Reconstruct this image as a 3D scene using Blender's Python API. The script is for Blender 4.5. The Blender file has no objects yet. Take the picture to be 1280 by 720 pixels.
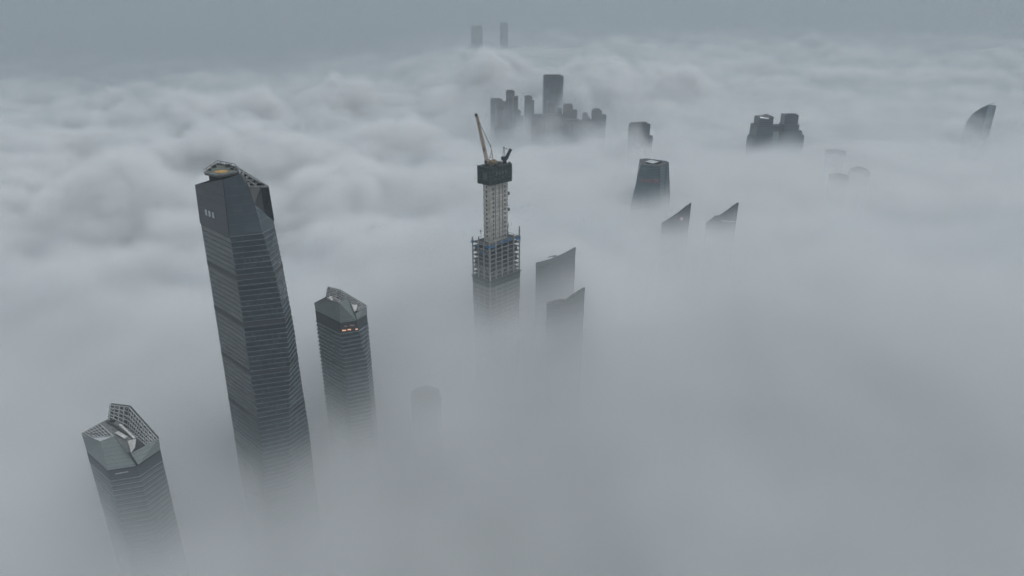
# Skyscrapers rising out of a sea of fog, seen from a drone on an overcast day.
import bpy, bmesh, math, random
from mathutils import Vector
random.seed(7)
sc = bpy.context.scene
col = sc.collection
R = math.radians

# ------------------------------------------------------------------ camera
TILT = R(22.0)
CT, ST = math.cos(TILT), math.sin(TILT)
CAM_H = 473.0
FPX = 853.3            # focal length in pixels of the 1280 wide photograph (24 mm lens)
cam = bpy.data.cameras.new('camera')
cam.lens = 24
cam.sensor_width = 36
cam.clip_start = 1
cam.clip_end = 400000
cam_o = bpy.data.objects.new('camera', cam)
col.objects.link(cam_o)
cam_o.location = (0, 0, CAM_H)
cam_o.rotation_euler = (math.pi / 2 - TILT, 0, 0)
sc.camera = cam_o


def ray(px, py):
    u = (px - 640) / FPX
    v = (360 - py) / FPX
    return Vector((u, CT + ST * v, -ST + CT * v))


def at(px, py, Y):
    """survey point: where the sight line of a photo point meets the distance Y"""
    d = ray(px, py)
    return Vector((0, 0, CAM_H)) + d * (Y / d.y)


def at_z(px, py, z):
    d = ray(px, py)
    return Vector((0, 0, CAM_H)) + d * ((z - CAM_H) / d.z)


def on_plane(px, py, a, b, c, lift=0.0):
    n = (b - a).cross(c - a).normalized()
    o = Vector((0, 0, CAM_H))
    d = ray(px, py)
    p = o + d * ((a - o).dot(n) / d.dot(n))
    if n.dot(o - a) < 0:
        n = -n
    return p + n * lift


# ------------------------------------------------------------------ helpers: objects
def tag(o, label=None, cat=None, group=None, kind=None):
    if label:
        o['label'] = label
    if cat:
        o['category'] = cat
    if group:
        o['group'] = group
    if kind:
        o['kind'] = kind
    return o


def thing(name, label, cat, loc=(0, 0, 0), group=None):
    o = bpy.data.objects.new(name, None)
    o.empty_display_size = 5
    col.objects.link(o)
    o.location = loc
    return tag(o, label, cat, group)


class MB:
    """collects shapes in world coordinates and links them as ONE mesh object"""

    def __init__(s):
        s.v = []
        s.f = []

    def face(s, *pts):
        i = len(s.v)
        s.v += [Vector(p) for p in pts]
        s.f.append(tuple(range(i, i + len(pts))))
        return s

    def box(s, c, size, ang=0.0):
        c = Vector(c)
        ca, sa = math.cos(ang), math.sin(ang)
        hx, hy, hz = size[0] / 2, size[1] / 2, size[2] / 2
        i = len(s.v)
        for z in (-hz, hz):
            for x, y in ((-hx, -hy), (hx, -hy), (hx, hy), (-hx, hy)):
                s.v.append(c + Vector((x * ca - y * sa, x * sa + y * ca, z)))
        for q in ((3, 2, 1, 0), (4, 5, 6, 7), (0, 1, 5, 4), (1, 2, 6, 5), (2, 3, 7, 6), (3, 0, 4, 7)):
            s.f.append(tuple(i + k for k in q))
        return s

    def bar(s, a, b, w, h=None):
        a, b = Vector(a), Vector(b)
        h = h or w
        d = (b - a)
        if d.length < 1e-6:
            return s
        d.normalize()
        up = Vector((0, 0, 1)) if abs(d.z) < .95 else Vector((0, 1, 0))
        x = d.cross(up).normalized() * (w / 2)
        y = x.cross(d).normalized() * (h / 2)
        i = len(s.v)
        for p in (a, b):
            for q in (-x - y, x - y, x + y, -x + y):
                s.v.append(p + q)
        for q in ((3, 2, 1, 0), (4, 5, 6, 7), (0, 1, 5, 4), (1, 2, 6, 5), (2, 3, 7, 6), (3, 0, 4, 7)):
            s.f.append(tuple(i + k for k in q))
        return s

    def rings(s, rings, caps=(True, True)):
        n = len(rings[0])
        i = len(s.v)
        for r in rings:
            s.v += [Vector(p) for p in r]
        for k in range(len(rings) - 1):
            for j in range(n):
                a, b = i + k * n + j, i + k * n + (j + 1) % n
                s.f.append((a, b, b + n, a + n))
        if caps[0]:
            s.f.append(tuple(i + j for j in reversed(range(n))))
        if caps[1]:
            t = i + (len(rings) - 1) * n
            s.f.append(tuple(t + j for j in range(n)))
        return s

    def prism(s, poly, z0, z1):
        return s.rings([[(p[0], p[1], z0) for p in poly], [(p[0], p[1], z1) for p in poly]])

    def slab(s, a, b, c, d, t):
        """thick panel on the quad a b c d"""
        a, b, c, d = map(Vector, (a, b, c, d))
        n = (b - a).cross(d - a).normalized() * t
        return s.rings([[a, b, c, d], [a + n, b + n, c + n, d + n]])

    def build(s, name, m, parent=None, label=None, loc=None):
        base = Vector(loc) if loc is not None else (Vector(parent_world(parent)) if parent else Vector((0, 0, 0)))
        me = bpy.data.meshes.new(name)
        me.from_pydata([tuple(p - base) for p in s.v], [], s.f)
        bm = bmesh.new()
        bm.from_mesh(me)
        bmesh.ops.recalc_face_normals(bm, faces=bm.faces)
        bm.to_mesh(me)
        bm.free()
        me.materials.append(m)
        o = bpy.data.objects.new(name, me)
        col.objects.link(o)
        if parent:
            o.parent = parent
            o.location = (0, 0, 0)
        else:
            o.location = base
        if label:
            o['label'] = label
        return o


def parent_world(o):
    p = Vector((0, 0, 0))
    while o:
        p += o.location
        o = o.parent
    return p


def grid_on(mb, a, b, c, d, nu, nv, w, edges=True):
    """bars over the quad a-b (bottom) d-c (top)"""
    a, b, c, d = map(Vector, (a, b, c, d))
    for i in range(0 if edges else 1, nu + (1 if edges else 0)):
        t = i / nu
        mb.bar(a.lerp(b, t), d.lerp(c, t), w)
    for j in range(0 if edges else 1, nv + (1 if edges else 0)):
        t = j / nv
        mb.bar(a.lerp(d, t), b.lerp(c, t), w)


# ------------------------------------------------------------------ helpers: node trees
class G:
    def __init__(s, nt):
        s.nt = nt

    def n(s, t):
        return s.nt.nodes.new(t)

    def put(s, sock, v):
        if hasattr(v, 'is_linked'):
            s.nt.links.new(v, sock)
        else:
            sock.default_value = v

    def m(s, op, a, b=None, c=None):
        n = s.n('ShaderNodeMath')
        n.operation = op
        s.put(n.inputs[0], a)
        if b is not None:
            s.put(n.inputs[1], b)
        if c is not None:
            s.put(n.inputs[2], c)
        return n.outputs[0]

    def vm(s, op, a, b=None, c=None, out=0):
        n = s.n('ShaderNodeVectorMath')
        n.operation = op
        s.put(n.inputs[0], a)
        if b is not None:
            s.put(n.inputs[1], b)
        if c is not None:
            s.put(n.inputs[2], c)
        return n.outputs[out]

    def noise(s, vec, scale, detail, rough=.5, off=(0, 0, 0), lac=2.0):
        sv = scale if isinstance(scale, tuple) else (scale,) * 3
        v = s.vm('MULTIPLY_ADD', vec, sv, off)
        n = s.n('ShaderNodeTexNoise')
        s.put(n.inputs['Vector'], v)
        n.inputs['Scale'].default_value = 1
        n.inputs['Detail'].default_value = detail
        n.inputs['Roughness'].default_value = rough
        n.inputs['Lacunarity'].default_value = lac
        return n.outputs[0]

    def puff(s, vec, scale, off=(0, 0, 0), smooth=.55):
        sv = scale if isinstance(scale, tuple) else (scale,) * 3
        v = s.vm('MULTIPLY_ADD', vec, sv, off)
        n = s.n('ShaderNodeTexVoronoi')
        n.feature = 'SMOOTH_F1'
        s.put(n.inputs['Vector'], v)
        n.inputs['Scale'].default_value = 1
        n.inputs['Detail'].default_value = 1.0
        n.inputs['Roughness'].default_value = .4
        n.inputs['Smoothness'].default_value = smooth
        return s.m('SUBTRACT', 1.0, n.outputs['Distance'])

    def mapr(s, v, a, b, c, d, smooth=True):
        n = s.n('ShaderNodeMapRange')
        n.interpolation_type = 'SMOOTHSTEP' if smooth else 'LINEAR'
        n.clamp = True
        s.put(n.inputs[0], v)
        for i, x in zip((1, 2, 3, 4), (a, b, c, d)):
            s.put(n.inputs[i], x)
        return n.outputs[0]

    def mix(s, f, a, b):
        n = s.n('ShaderNodeMix')
        n.data_type = 'RGBA'
        s.put(n.inputs[0], f)
        s.put(n.inputs[6], a if hasattr(a, 'is_linked') else (*a, 1))
        s.put(n.inputs[7], b if hasattr(b, 'is_linked') else (*b, 1))
        return n.outputs[2]


def principled(name):
    m = bpy.data.materials.new(name)
    m.use_nodes = True
    return m, G(m.node_tree), m.node_tree.nodes['Principled BSDF']


def plain(name, c, rough=.6, metal=0.0, var=.25, scale=.25):
    """weathered paint, metal or concrete: colour broken by soft noise"""
    m, g, p = principled(name)
    geo = g.n('ShaderNodeNewGeometry')
    f = g.noise(geo.outputs['Position'], scale, 5, .6)
    f = g.mapr(f, .3, .7, 0, 1)
    g.put(p.inputs['Base Color'], g.mix(f, [x * (1 - var) for x in c], [x * (1 + var) for x in c]))
    p.inputs['Roughness'].default_value = rough
    p.inputs['Metallic'].default_value = metal
    return m


def facade(name, dark, light, spandrel, floor=4.3, bay=1.5, sp=.2, mull=.12, mullc=None, rough=.22, mech=.06,
           pane=2.0, var=1.0, off=0.0, spec=.5, side_shade=None):
    """curtain wall: floor bands, mullions and panes that differ, laid along each wall from its own direction"""
    m, g, p = principled(name)
    geo = g.n('ShaderNodeNewGeometry')
    N, P = geo.outputs['True Normal'], geo.outputs['Position']
    t = g.vm('NORMALIZE', g.vm('CROSS_PRODUCT', (0, 0, 1), N))
    u = g.vm('DOT_PRODUCT', P, t, out=1)
    sep = g.n('ShaderNodeSeparateXYZ')
    g.put(sep.inputs[0], P)
    z = g.m('ADD', sep.outputs[2], off)
    fz = g.m('DIVIDE', z, floor)
    fl = g.m('FLOOR', fz)
    fr = g.m('FRACT', fz)
    bu = g.m('DIVIDE', u, bay)
    cellv = g.n('ShaderNodeCombineXYZ')
    g.put(cellv.inputs[0], g.m('FLOOR', g.m('DIVIDE', u, bay * pane)))
    g.put(cellv.inputs[1], fl)
    wn = g.n('ShaderNodeTexWhiteNoise')
    wn.noise_dimensions = '2D'
    g.put(wn.inputs['Vector'], cellv.outputs[0])
    # blinds and rooms: groups of panes, with whole floors that are calmer than others
    big = g.noise(P, (.05, .05, .22), 2, .5)
    cell = g.m('MULTIPLY', g.m('POWER', wn.outputs['Value'], 2.0), g.mapr(big, .35, .7, .15, 1.0))
    cell = g.m('MULTIPLY', cell, var)
    c = g.mix(cell, dark, light)
    fn = g.n('ShaderNodeTexWhiteNoise')
    fn.noise_dimensions = '1D'
    g.put(fn.inputs['W'], fl)
    mechm = g.m('LESS_THAN', fn.outputs['Value'], mech)
    c = g.mix(mechm, c, [x * .75 for x in dark])
    mm = g.m('LESS_THAN', g.m('FRACT', bu), mull)
    c = g.mix(g.m('MULTIPLY', mm, .8), c, mullc or [x * 2.2 for x in dark])
    sm = g.m('LESS_THAN', fr, sp)
    dirt = g.mapr(g.noise(P, .12, 4, .6), .3, .75, .7, 1.1)
    spc = g.vm('SCALE', g.mix(0.0, spandrel, spandrel), None)
    g.nt.nodes[-1].inputs['Scale'].default_value = 1
    g.put(g.nt.nodes[-1].inputs['Scale'], dirt)
    c = g.mix(sm, c, spc)
    nz = g.n('ShaderNodeSeparateXYZ')
    g.put(nz.inputs[0], N)
    roofm = g.m('GREATER_THAN', g.m('ABSOLUTE', nz.outputs[2]), .75)
    c = g.mix(roofm, c, g.vm('SCALE', (.05, .053, .055)))
    g.put([n for n in g.nt.nodes if n.type == 'VECT_MATH'][-1].inputs['Scale'], dirt)
    if side_shade:      # side shade put into the colour: walls facing one way are scaled darker
        dv, lo_, hi_ = side_shade
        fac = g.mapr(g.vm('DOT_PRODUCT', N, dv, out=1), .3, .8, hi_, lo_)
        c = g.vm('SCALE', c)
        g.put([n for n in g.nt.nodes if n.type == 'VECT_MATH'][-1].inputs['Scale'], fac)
    g.put(p.inputs['Base Color'], c)
    g.put(p.inputs['Roughness'], g.m('MULTIPLY_ADD', g.m('MAXIMUM', sm, roofm), .35, rough))
    p.inputs['Specular IOR Level'].default_value = spec
    return m


def lamp(name, c, s, base=(.5, .45, .4)):
    m, g, p = principled(name)
    p.inputs['Base Color'].default_value = (*base, 1)
    p.inputs['Emission Color'].default_value = (*c, 1)
    p.inputs['Emission Strength'].default_value = s
    return m


M = {}
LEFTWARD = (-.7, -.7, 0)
M['tall'] = facade('tall_tower_glass', (.029, .050, .060), (.115, .145, .16), (.05, .06, .068), 4.3, 1.6, .17, .1, (.045, .056, .065), pane=1.0, var=.8, off=-.7, side_shade=(LEFTWARD, .6, 1.0))
M['tall_front'] = facade('crown_front_glass', (.062, .082, .095), (.09, .112, .125), (.078, .1, .112), 7.0, 3.0, .04, .05, (.07, .085, .095), .16, 0, spec=.5)  # lit copy of the crown glass: the front's brightness is in the colour
M['tall_crown'] = facade('crown_glass', (.016, .023, .031), (.03, .04, .05), (.024, .032, .041), 7.0, 3.0, .03, .04, (.028, .036, .045), .3, 0, spec=.3)  # shaded copy for the left crown wall: its shade is in the colour
M['twin_glass'] = facade('short_tower_glass', (.031, .052, .060), (.10, .122, .134), (.105, .12, .128), 4.2, 1.5, .22, .1, (.05, .058, .062), pane=2)
M['ledge'] = plain('ledge_metal', (.18, .205, .22), .5, 0)
M['crown_panel'] = facade('crown_panel', (.185, .21, .205), (.24, .262, .255), (.14, .16, .158), 2.4, 1.6, .10, .08, (.15, .17, .168), .5, 0, var=.8)
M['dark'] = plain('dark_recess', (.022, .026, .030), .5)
M['steel'] = plain('grey_steel', (.24, .25, .25), .5, .2)
M['steel_dark'] = plain('dark_steel', (.045, .05, .053), .6, 0)
M['lattice_bar'] = plain('lattice_bar', (.42, .43, .43), .5, 0, .3, .5)
M['lattice_back'] = plain('lattice_panel', (.055, .06, .062), .6, 0, .5, .35)
M['white_roof'] = plain('white_roof_sheet', (.52, .50, .48), .6, 0, .2)
M['grey_roof'] = plain('grey_roof_sheet', (.15, .155, .15), .7, 0, .3, .3)
M['deck'] = plain('green_grey_deck', (.10, .115, .095), .8, 0, .3)
M['helipad'] = plain('orange_paint', (.48, .27, .07), .7)
M['window_pale'] = plain('pale_louvre', (.42, .45, .46), .5, 0, .3, .6)
M['lit'] = lamp('warm_lit_window', (1, .42, .18), .75)
M['lit_dim'] = lamp('dim_lit_window', (1, .5, .3), .09, (.2, .15, .13))
M['concrete'] = None
M['net_green'] = plain('green_netting', (.022, .038, .036), .9, 0, .35, .8)
M['net_blue'] = plain('blue_netting', (.035, .12, .235), .8, 0, .4, 1.2)
M['crane_tan'] = plain('tan_crane_paint', (.30, .21, .13), .5, 0, .3, .8)
M['crane_dark'] = plain('dark_crane_paint', (.03, .035, .04), .5)
M['sail'] = facade('slanted_tower_glass', (.030, .038, .045), (.06, .07, .078), (.06, .07, .076), 4.0, 1.6, .18, .08, None, .25)
M['taper'] = facade('tapered_tower_glass', (.027, .056, .066), (.065, .108, .12), (.052, .08, .09), 4.2, 3.0, .16, .07, None, .2)
M['far_glass'] = facade('far_tower_glass', (.032, .046, .062), (.075, .095, .112), (.07, .087, .10), 4.2, 2.0, .25, .15)
M['pale_glass'] = facade('pale_facade', (.15, .18, .20), (.22, .25, .27), (.20, .23, .25), 4.2, 2.0, .25, .15)
M['flat_grey'] = facade('flat_grey_wall', (.03, .033, .036), (.09, .09, .09), (.25, .252, .256), 3.1, 2.4, .45, .35, (.11, .112, .115), .5, 0)
M['flat_brown'] = facade('flat_brown_wall', (.03, .03, .032), (.09, .082, .08), (.29, .225, .19), 3.1, 2.4, .45, .35, (.14, .11, .095), .5, 0)
M['slab_white'] = plain('slab_edge_white', (.22, .22, .215), .7)
M['bay_white'] = plain('white_bay_render', (.24, .24, .24), .7)
M['bay_brown'] = plain('brown_bay_render', (.16, .125, .11), .7)
M['sign_white'] = lamp('white_sign', (.95, .97, 1), .55, (.8, .8, .8))
M['sign_red'] = plain('red_sign', (.27, .10, .11), .6)
M['strip'] = lamp('pale_strip', (.9, .95, 1), .06, (.7, .7, .7))


def concrete(name):
    m, g, p = principled(name)
    geo = g.n('ShaderNodeNewGeometry')
    N, P = geo.outputs['True Normal'], geo.outputs['Position']
    t = g.vm('NORMALIZE', g.vm('CROSS_PRODUCT', (0, 0, 1), N))
    u = g.vm('DOT_PRODUCT', P, t, out=1)
    sep = g.n('ShaderNodeSeparateXYZ')
    g.put(sep.inputs[0], P)
    z = sep.outputs[2]
    lift = g.m('LESS_THAN', g.m('FRACT', g.m('DIVIDE', z, 4.9)), .07)
    joint = g.m('LESS_THAN', g.m('FRACT', g.m('DIVIDE', u, 4.6)), .03)
    cb = g.n('ShaderNodeCombineXYZ')
    g.put(cb.inputs[0], g.m('FLOOR', g.m('DIVIDE', u, 4.6)))
    g.put(cb.inputs[1], g.m('FLOOR', g.m('DIVIDE', z, 4.9)))
    wn = g.n('ShaderNodeTexWhiteNoise')
    wn.noise_dimensions = '2D'
    g.put(wn.inputs['Vector'], cb.outputs[0])
    n = g.noise(P, (.4, .4, .08), 6, .65)
    f = g.m('ADD', g.m('MULTIPLY', wn.outputs['Value'], .45), g.m('MULTIPLY', n, .75))
    c = g.mix(f, (.30, .28, .25), (.60, .565, .51))
    c = g.mix(g.m('MULTIPLY', g.m('MAXIMUM', lift, joint), .6), c, (.10, .10, .095))
    g.put(p.inputs['Base Color'], c)
    p.inputs['Roughness'].default_value = .85
    return m


M['concrete'] = concrete('raw_concrete')
M['frame_steel'] = plain('frame_grey_paint', (.23, .235, .23), .55, 0, .3, .5)
M['floor_plate'] = plain('floor_plate', (.03, .026, .026), .8, 0, .5, .3)
M['clad'] = facade('new_cladding', (.035, .04, .043), (.08, .088, .092), (.20, .205, .20), 4.9, 1.5, .34, .12, (.12, .125, .13), .3, 0)

# ------------------------------------------------------------------ ground
mg, g, p = principled('ground_soil')
geo = g.n('ShaderNodeNewGeometry')
f = g.noise(geo.outputs['Position'], .01, 6, .6)
g.put(p.inputs['Base Color'], g.mix(f, (.05, .055, .05), (.11, .11, .105)))
p.inputs['Roughness'].default_value = .95
mb = MB()
N = 64
mb.face(*[(160000 * math.cos(2 * math.pi * i / N), 160000 * math.sin(2 * math.pi * i / N), 0) for i in range(N)])
tag(mb.build('ground', mg), 'dark city ground hidden under the fog', 'ground', kind='structure')


# ------------------------------------------------------------------ shared tower pieces
def ledge_rings(sections, out, h, mb, outs=None):
    """outs: how far each edge's ledge projects, where the edges differ; thin projecting ledges: sections = list of closed CCW rings of (x, y, z), one per floor"""
    for ring in sections:
        n = len(ring)
        pts = [Vector(p) for p in ring]
        c = sum(pts, Vector()) / n
        o = []
        for i in range(n):
            a, b, d = pts[i - 1], pts[i], pts[(i + 1) % n]
            n1 = Vector(((b - a).y, -(b - a).x, 0)).normalized()
            n2 = Vector(((d - b).y, -(d - b).x, 0)).normalized()
            if n1.dot(b - c) < 0:
                n1, n2 = -n1, -n2
            o1, o2 = (outs[i - 1], outs[i]) if outs else (out, out)
            det = n1.x * n2.y - n1.y * n2.x
            if abs(det) < .05:
                o.append(b + n1 * max(o1, o2))
            else:
                o.append(b + Vector(((o1 * n2.y - o2 * n1.y) / det, (o2 * n1.x - o1 * n2.x) / det, 0)))
        up = Vector((0, 0, h))
        i0 = len(mb.v)
        mb.v += pts + o + [q + up for q in o] + [q + up for q in pts]
        for k in range(3):
            for j in range(n):
                a, b = i0 + k * n + j, i0 + k * n + (j + 1) % n
                mb.f.append((a, b, b + n, a + n))


def interp(tab, x):
    if x <= tab[0][0]:
        return tab[0][1]
    for (a, va), (b, vb) in zip(tab, tab[1:]):
        if x <= b:
            return va + (vb - va) * (x - a) / (b - a)
    return tab[-1][1]


# ------------------------------------------------------------------ the tallest glass tower
tall = thing('skyscraper', 'tallest dark glass skyscraper with orange helipad on its cut-away roof', 'skyscraper', (-212, 512, 0))
Z0 = 320.1
L0, E1, E2, R0 = Vector((-243.2, 513.6, Z0)), Vector((-207.0, 478.0, Z0)), Vector((-185.8, 486.6, Z0)), Vector((-183.3, 506.1, Z0))
B1, B2 = Vector((-199, 536, Z0)), Vector((-226, 541, Z0))
# plan of the visible corners by height, from the photograph: x of (left, front-left, front-right, right)
tabs = {'L': [(279, 251), (330, 259.5), (375, 266.5), (455, 279), (532, 291), (590, 300)],
        '1': [(296, 287.5), (330, 293.5), (375, 300), (410, 305.5), (455, 311), (486, 316), (532, 325), (590, 331)],
        '2': [(292, 328.5), (330, 340), (375, 351.5), (410, 358), (449, 362), (486, 361.7), (532, 361), (590, 361)],
        'R': [(282, 343), (330, 353), (375, 361), (410, 367.5), (455, 373.5), (486, 378), (532, 385.6), (590, 392)]}
ys = {'L': 513.6, '1': 478.0, '2': 486.6, 'R': 506.1}


def tall_section(z):
    zz = max(z, 90)
    out = []
    for key in ('1', '2', 'R'):
        Y = ys[key]
        # photo row of the point (any x, Y, zz)
        dz, dy = zz - CAM_H, Y
        v = (dz * CT + dy * ST) / (dy * CT - dz * ST)
        py = 360 - v * FPX
        px = interp(tabs[key], py)
        depth = dy * CT - dz * ST
        out.append(Vector(((px - 640) / FPX * depth, Y, z)))
    # left corner
    Y = ys['L']
    dz, dy = zz - CAM_H, Y
    v = (dz * CT + dy * ST) / (dy * CT - dz * ST)
    px = interp(tabs['L'], 360 - v * FPX)
    Lp = Vector(((px - 640) / FPX * (dy * CT - dz * ST), Y, z))
    out.append(Vector((B1.x + (out[2].x - R0.x), B1.y, z)))
    out.append(Vector((B2.x, B2.y, z)))
    out.append(Lp)
    return out


zs = [0, 90, 130, 170, 200, 230, 255, 280, 300, Z0]
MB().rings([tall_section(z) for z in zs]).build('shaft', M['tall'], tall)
mb = MB()
z = Z0
k = 0
secs = []
while z > 40:
    secs.append(tall_section(z))
    z -= 4.3
    k += 1
ledge_rings(secs, .3, .45, mb, (.42, .34, .3, .3, .15, .10))
mb.build('floor_ledge', M['ledge'], tall)
# mechanical floors: darker, slightly recessed looking louvre bands
M['louvre'] = facade('louvre_band', (.036, .045, .052), (.05, .058, .064), (.07, .078, .083), .6, 1.2, .35, .1, None, .6, 0)
for zt in (286, 247, 205, 160, 118):
    s = [tall_section(zt), tall_section(zt + 3.7)]
    c = sum(s[0], Vector()) / 6
    s = [[p + (p - Vector((c.x, c.y, p.z))).normalized() * .25 for p in r] for r in s]
    MB().rings(s, (False, False)).build('louvre_band', M['louvre'], tall)
# crown
s0 = tall_section(Z0)
e1, e2, r0, l0 = s0[0], s0[1], s0[2], s0[5]
lt, e1t = at(244.6, 231, 514), at(279, 224.2, 481)
f2 = on_plane(300.5, 217.3, e1, e2, e1t)
mid = on_plane(318, 254.8, e1, e2, e1t)
rt, rb = at(334.9, 233.2, 506), at(342, 276, 506)
nt = at(311, 233.2, 499)
b2t = Vector((-229, 541, 352))
bt = at(297.5, 209.8, 536)
MB().slab(l0, e1, e1t, lt, .6).build('crown_wall', M['tall_crown'], tall, 'dark plain glass crown wall with three pale louvre windows')
mb = MB()
mb.face(e1, e2, mid, f2, e1t)
mb.face(e2, r0, rb, mid)
mb.build('crown_wall', M['tall_front'], tall, 'slanted front crown facet')
mb = MB()
nm = nt.lerp(rt, .62)
mm_ = mid.lerp(rb, .55)
MB().face(mid, mm_, nm, nt).build('recess_wall', M['dark'], tall)  # shadow beside the slanted edge, put into the wall's dark colour
mb.face(mm_, rb, rt, nm)
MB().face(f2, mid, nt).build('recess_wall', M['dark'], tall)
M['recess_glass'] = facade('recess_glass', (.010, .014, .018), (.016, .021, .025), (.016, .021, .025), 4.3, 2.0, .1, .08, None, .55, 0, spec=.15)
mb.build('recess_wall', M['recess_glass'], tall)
mb = MB()
mb.slab(rb, Vector((B1.x, B1.y, rb.z)), bt, rt, .6)
mb.slab(Vector((B1.x, B1.y, Z0)), Vector((B2.x, B2.y, Z0)), b2t, bt, .6)
mb.slab(Vector((B2.x, B2.y, Z0)), l0, lt, b2t, .6)
mb.rings([[e1 + Vector((2, 4, 0)), e2 + Vector((-3, 4, 0)), r0 + Vector((-4, 0, 0)), B1 + Vector((-2, -3, 0)), B2 + Vector((2, -3, 0)), l0 + Vector((4, 0, 0))],
          [(-206, 489, 344), (-191, 493, 338), (-189, 505, 334), (-203, 530, 342), (-225, 532, 344), (-236, 515, 344)]])
mb.build('crown_core', M['recess_glass'], tall)
dz = 360.5
dk = [at_z(255.5, 216.8, dz), at_z(274, 220.2, dz), at_z(299, 215.6, dz), at_z(294.5, 209.5, dz), at_z(272, 205.2, dz)]
mb = MB()
mb.prism([(p.x, p.y) for p in dk], dz - 1.2, dz)
deck = mb.build('roof_deck', M['deck'], tall)
cdk = sum(dk, Vector()) / 5
mb = MB()
mb.prism([(cdk.x + (p.x - cdk.x) * .8, cdk.y + (p.y - cdk.y) * .8) for p in dk], 330, dz - 1.2)
mb.build('deck_plinth', M['recess_glass'], tall)
hp = at_z(276.5, 214.6, dz)
mb = MB()
mb.rings([[hp + Vector((5.2 * math.cos(a * math.pi / 4 + .4), 4.6 * math.sin(a * math.pi / 4 + .4), .02)) for a in range(8)],
          [hp + Vector((5.2 * math.cos(a * math.pi / 4 + .4), 4.6 * math.sin(a * math.pi / 4 + .4), .25)) for a in range(8)]])
mb.build('helipad', M['helipad'], deck)
mb = MB()
for i in range(5):
    a, b = dk[i] + Vector((0, 0, .6)), dk[(i + 1) % 5] + Vector((0, 0, .6))
    mb.bar(a, b, .7, 1.2)
    if i in (2, 3, 4):
        for t in (.2, .5, .8):
            q = a.lerp(b, t)
            mb.bar(q, q + Vector((0, 0, 2.2)), .4)
        mb.bar(a + Vector((0, 0, 2.2)), b + Vector((0, 0, 2.2)), .5)
mb.build('roof_rail', M['steel'], tall)
for q, sz in ((at_z(268, 209.5, dz), (3, 2, 2)), (at_z(285, 208.8, dz), (4, 2.5, 2.2)), (at_z(290, 212, dz), (2.5, 2, 1.6)), (at_z(262.5, 213, dz), (2, 2, 1.4))):
    MB().box(q + Vector((0, 0, sz[2] / 2)), sz, .5).build('roof_plant', M['steel_dark'], tall)
mb = MB()
lo = Vector((0, 0, -7))
tri = [bt, rt, nt, at(300.5, 216.5, 497)]
for a, b in ((0, 1), (1, 2), (2, 3), (3, 0)):
    mb.bar(tri[a], tri[b], 1.1)
    mb.bar(tri[a] + lo, tri[b] + lo, .6)
for t in (.2, .4, .6, .8):
    p1, p2 = tri[0].lerp(tri[1], t), tri[3].lerp(tri[2], t)
    mb.bar(p1, p2, .7)
    p3 = tri[0].lerp(tri[1], t - .2)
    mb.bar(p3, p2, .55)
    mb.bar(p1, p1 + lo, .5)
    mb.bar(p2, p2 + lo, .5)
mb.build('roof_truss', M['steel'], tall)
mb = MB()
mb.bar(at(299, 216.5, 497), at(320, 231.5, 503), 1.3)
mb.bar(at(296.5, 211.5, 525), at(326, 229, 508), .9)
mb.build('roof_beam', M['steel'], tall)
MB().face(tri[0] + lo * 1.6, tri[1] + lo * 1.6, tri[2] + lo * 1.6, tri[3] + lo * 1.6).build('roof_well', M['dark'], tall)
for i, (x0, x1, ya, yb) in enumerate(((257.2, 259.8, 261.2, 268.4), (261.6, 264.2, 263, 270.2), (266.2, 268.8, 264.6, 271.8))):
    w = [on_plane(x, y, l0, e1, e1t, .75) for x, y in ((x0 + .8, yb), (x1 + .8, yb + 1.2), (x1, ya + 1.2), (x0, ya))]
    MB().slab(*w, .15).build('window', M['window_pale'], tall)

# ------------------------------------------------------------------ the two shorter glass towers with lattice crowns


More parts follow.
